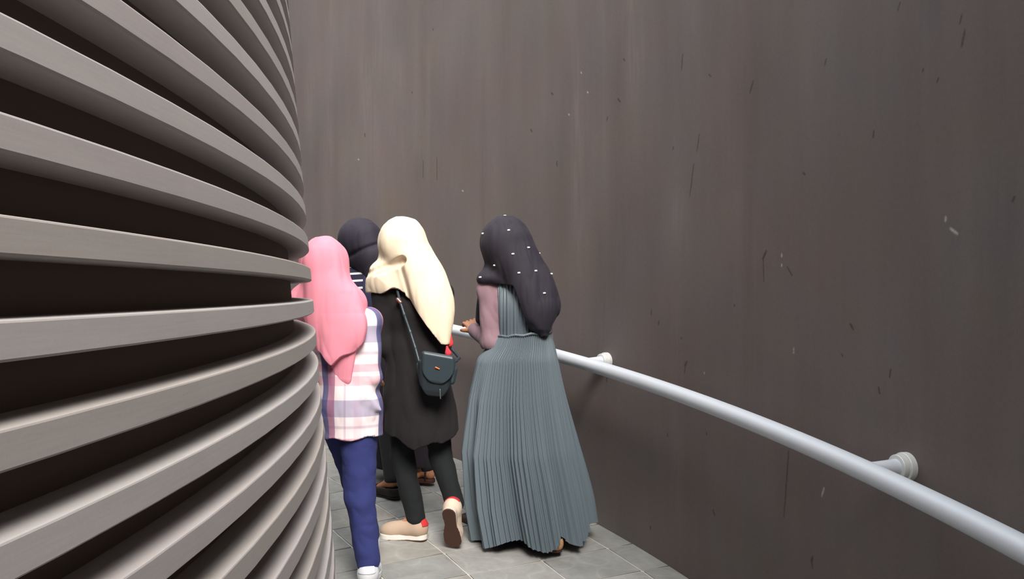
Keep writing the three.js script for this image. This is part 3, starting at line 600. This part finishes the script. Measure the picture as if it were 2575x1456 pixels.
  const scarf = mesh('headscarf', build(hl, upperF, .0055), pink, p);
  const pin = [El([-.256, 1.352, .0], [.012, .007, .012]), El([-.25, 1.35, .012], [.009, .006, .007])]; mesh('scarf_pin', build(pin, blob(pin, .006), .0025, {}, .01), std({ color: 0xe8e6e4, roughness: .5 }), scarf);
  const tl = [C([-.075, 1.02, .085], [-.07, .875, .085], .07, .032, { flat: .55 })];
  mesh('scarf_tail', build(tl, drape(blob(tl), -.085, .0, 9, .008, 1.0, .9), .005), pink, scarf);
}

// ---------------------------------------------------------------- person in the dark scarf and striped top, ahead of the others
{
  const M1 = place([.1, .0, .09], 2.95), M2 = place([-.05, -.026, .33], 2.6);
  const p = person([-.6469, .5521, -4.85], 'person in dark headscarf and striped navy top, half hidden ahead of the others');
  const J = { s: 1, pelvis: [-.09, .8, 0], chest: [-.18, 1.1, 0], neck: [-.215, 1.22, 0], head: [-.245, 1.395, 0], yaw: 1.15,
    shL: [-.32, 1.205, -.02], shR: [-.06, 1.17, .03], elL: [-.33, .93, -.02], elR: [-.03, .93, .02], wrL: [-.36, .72, -.08], wrR: [-.03, .72, -.08],
    hipL: [-.15, .76, 0], hipR: [-.03, .76, 0], knL: [-.1, .42, .02], knR: [.05, .42, -.04], anL: via(M2, -.055, .09, 0), anR: via(M1, -.06, .085, 0), toeL: via(M2, .05, .04, 0), toeR: via(M1, .05, .045, 0) };
  const body = figure(p, J);
  for (const M of [M1]) { const f = footShapes(M), g = build(f, blob(f, .014), .0045, { colf: () => SKIN }); body.geometry = mergeGeometries([body.geometry, g]); }
  const stripes = tex(64, 256, (u, v) => { const t = (v * 4) % 1; const w = smooth(.66, .7, t) * smooth(.98, .94, t); return [lerp(34, 226, w), lerp(34, 228, w), lerp(58, 234, w)]; });
  const sl = [...trunkShapes(J, .014), ...armShapes(J, 'L', .06, .05, .04), ...armShapes(J, 'R', .06, .05, .04)];
  mesh('striped_top', build(sl, folds(cut(blob(sl, .025), (x, y) => .74 - y), .006, 12, 8), .008, { uvf: (x, y, z) => [x, (y - .05 * x) / .168] }), phys({ map: stripes, roughness: .9 }), p);
  const vest = cloth(0x2a2c48);
  const vl = trunkShapes(J, .022).slice(1);
  mesh('vest', build(vl, folds(cut(blob(vl, .03), (x, y, z) => Math.max(.76 - y, -.212 - x, y - 1.25)), .006), .008), vest, p);
  const skl = [El(J.pelvis, [.16, .13, .125]), C([-.1, .82, 0], [.0, .1, .03], .14, .19, { flat: .85 }), C([-.02, .4, .03], [.005, .02, .04], .16, .18, { flat: .8 })];
  mesh('skirt', build(skl, folds(cut(blob(skl, .04), (x, y) => .085 + .012 * Math.sin(x * 25) - y), .012, 10, 2.5), .01), cloth(0x241f28), p);
  const dark = cloth(0x25202f, { roughness: .8 });
  const hl = [El([-.245, 1.4, 0], [.12, .126, .132], -1.1), C([-.225, 1.39, .02], [-.17, 1.3, .04], .11, .1), C([-.28, 1.3, -.0], [-.13, 1.275, .02], .075, .08), C([-.16, 1.28, .05], [-.11, 1.12, .08], .1, .06, { flat: .75 })];
  const face = J.head, fd = [-Math.sin(J.yaw), -Math.cos(J.yaw)];
  const hf = cut(blob(hl, .03), (x, y, z) => -dist(El([face[0] + .12 * fd[0], face[1] - .02, face[2] + .12 * fd[1]], [.07, .088, .07]), x, y, z));
  const scarf = (x, y, z) => hf(x, y, z) + .012 * Math.exp(-Math.pow((y - 1.335 - .4 * (x + .2)) / .014, 2));
  mesh('headscarf', build(hl, folds(scarf, .005, 14, 3), .006), dark, p);
  const brown = std({ color: 0x4a2a20, roughness: .6 }), strapM = std({ color: 0x1c1412, roughness: .6 });
  sandal(p, M1, [brown, strapM]); flatShoe(p, M2, [strapM, strapM]);
  const lgs = [...legShapes(J, 'L', .085, .056, .042), ...legShapes(J, 'R', .085, .056, .04)];
  mesh('leggings', build(lgs, cut(blob(lgs, .015), (x, y) => .06 - y), .009), cloth(0x17151a), p);
}

renderer.render(scene, camera);
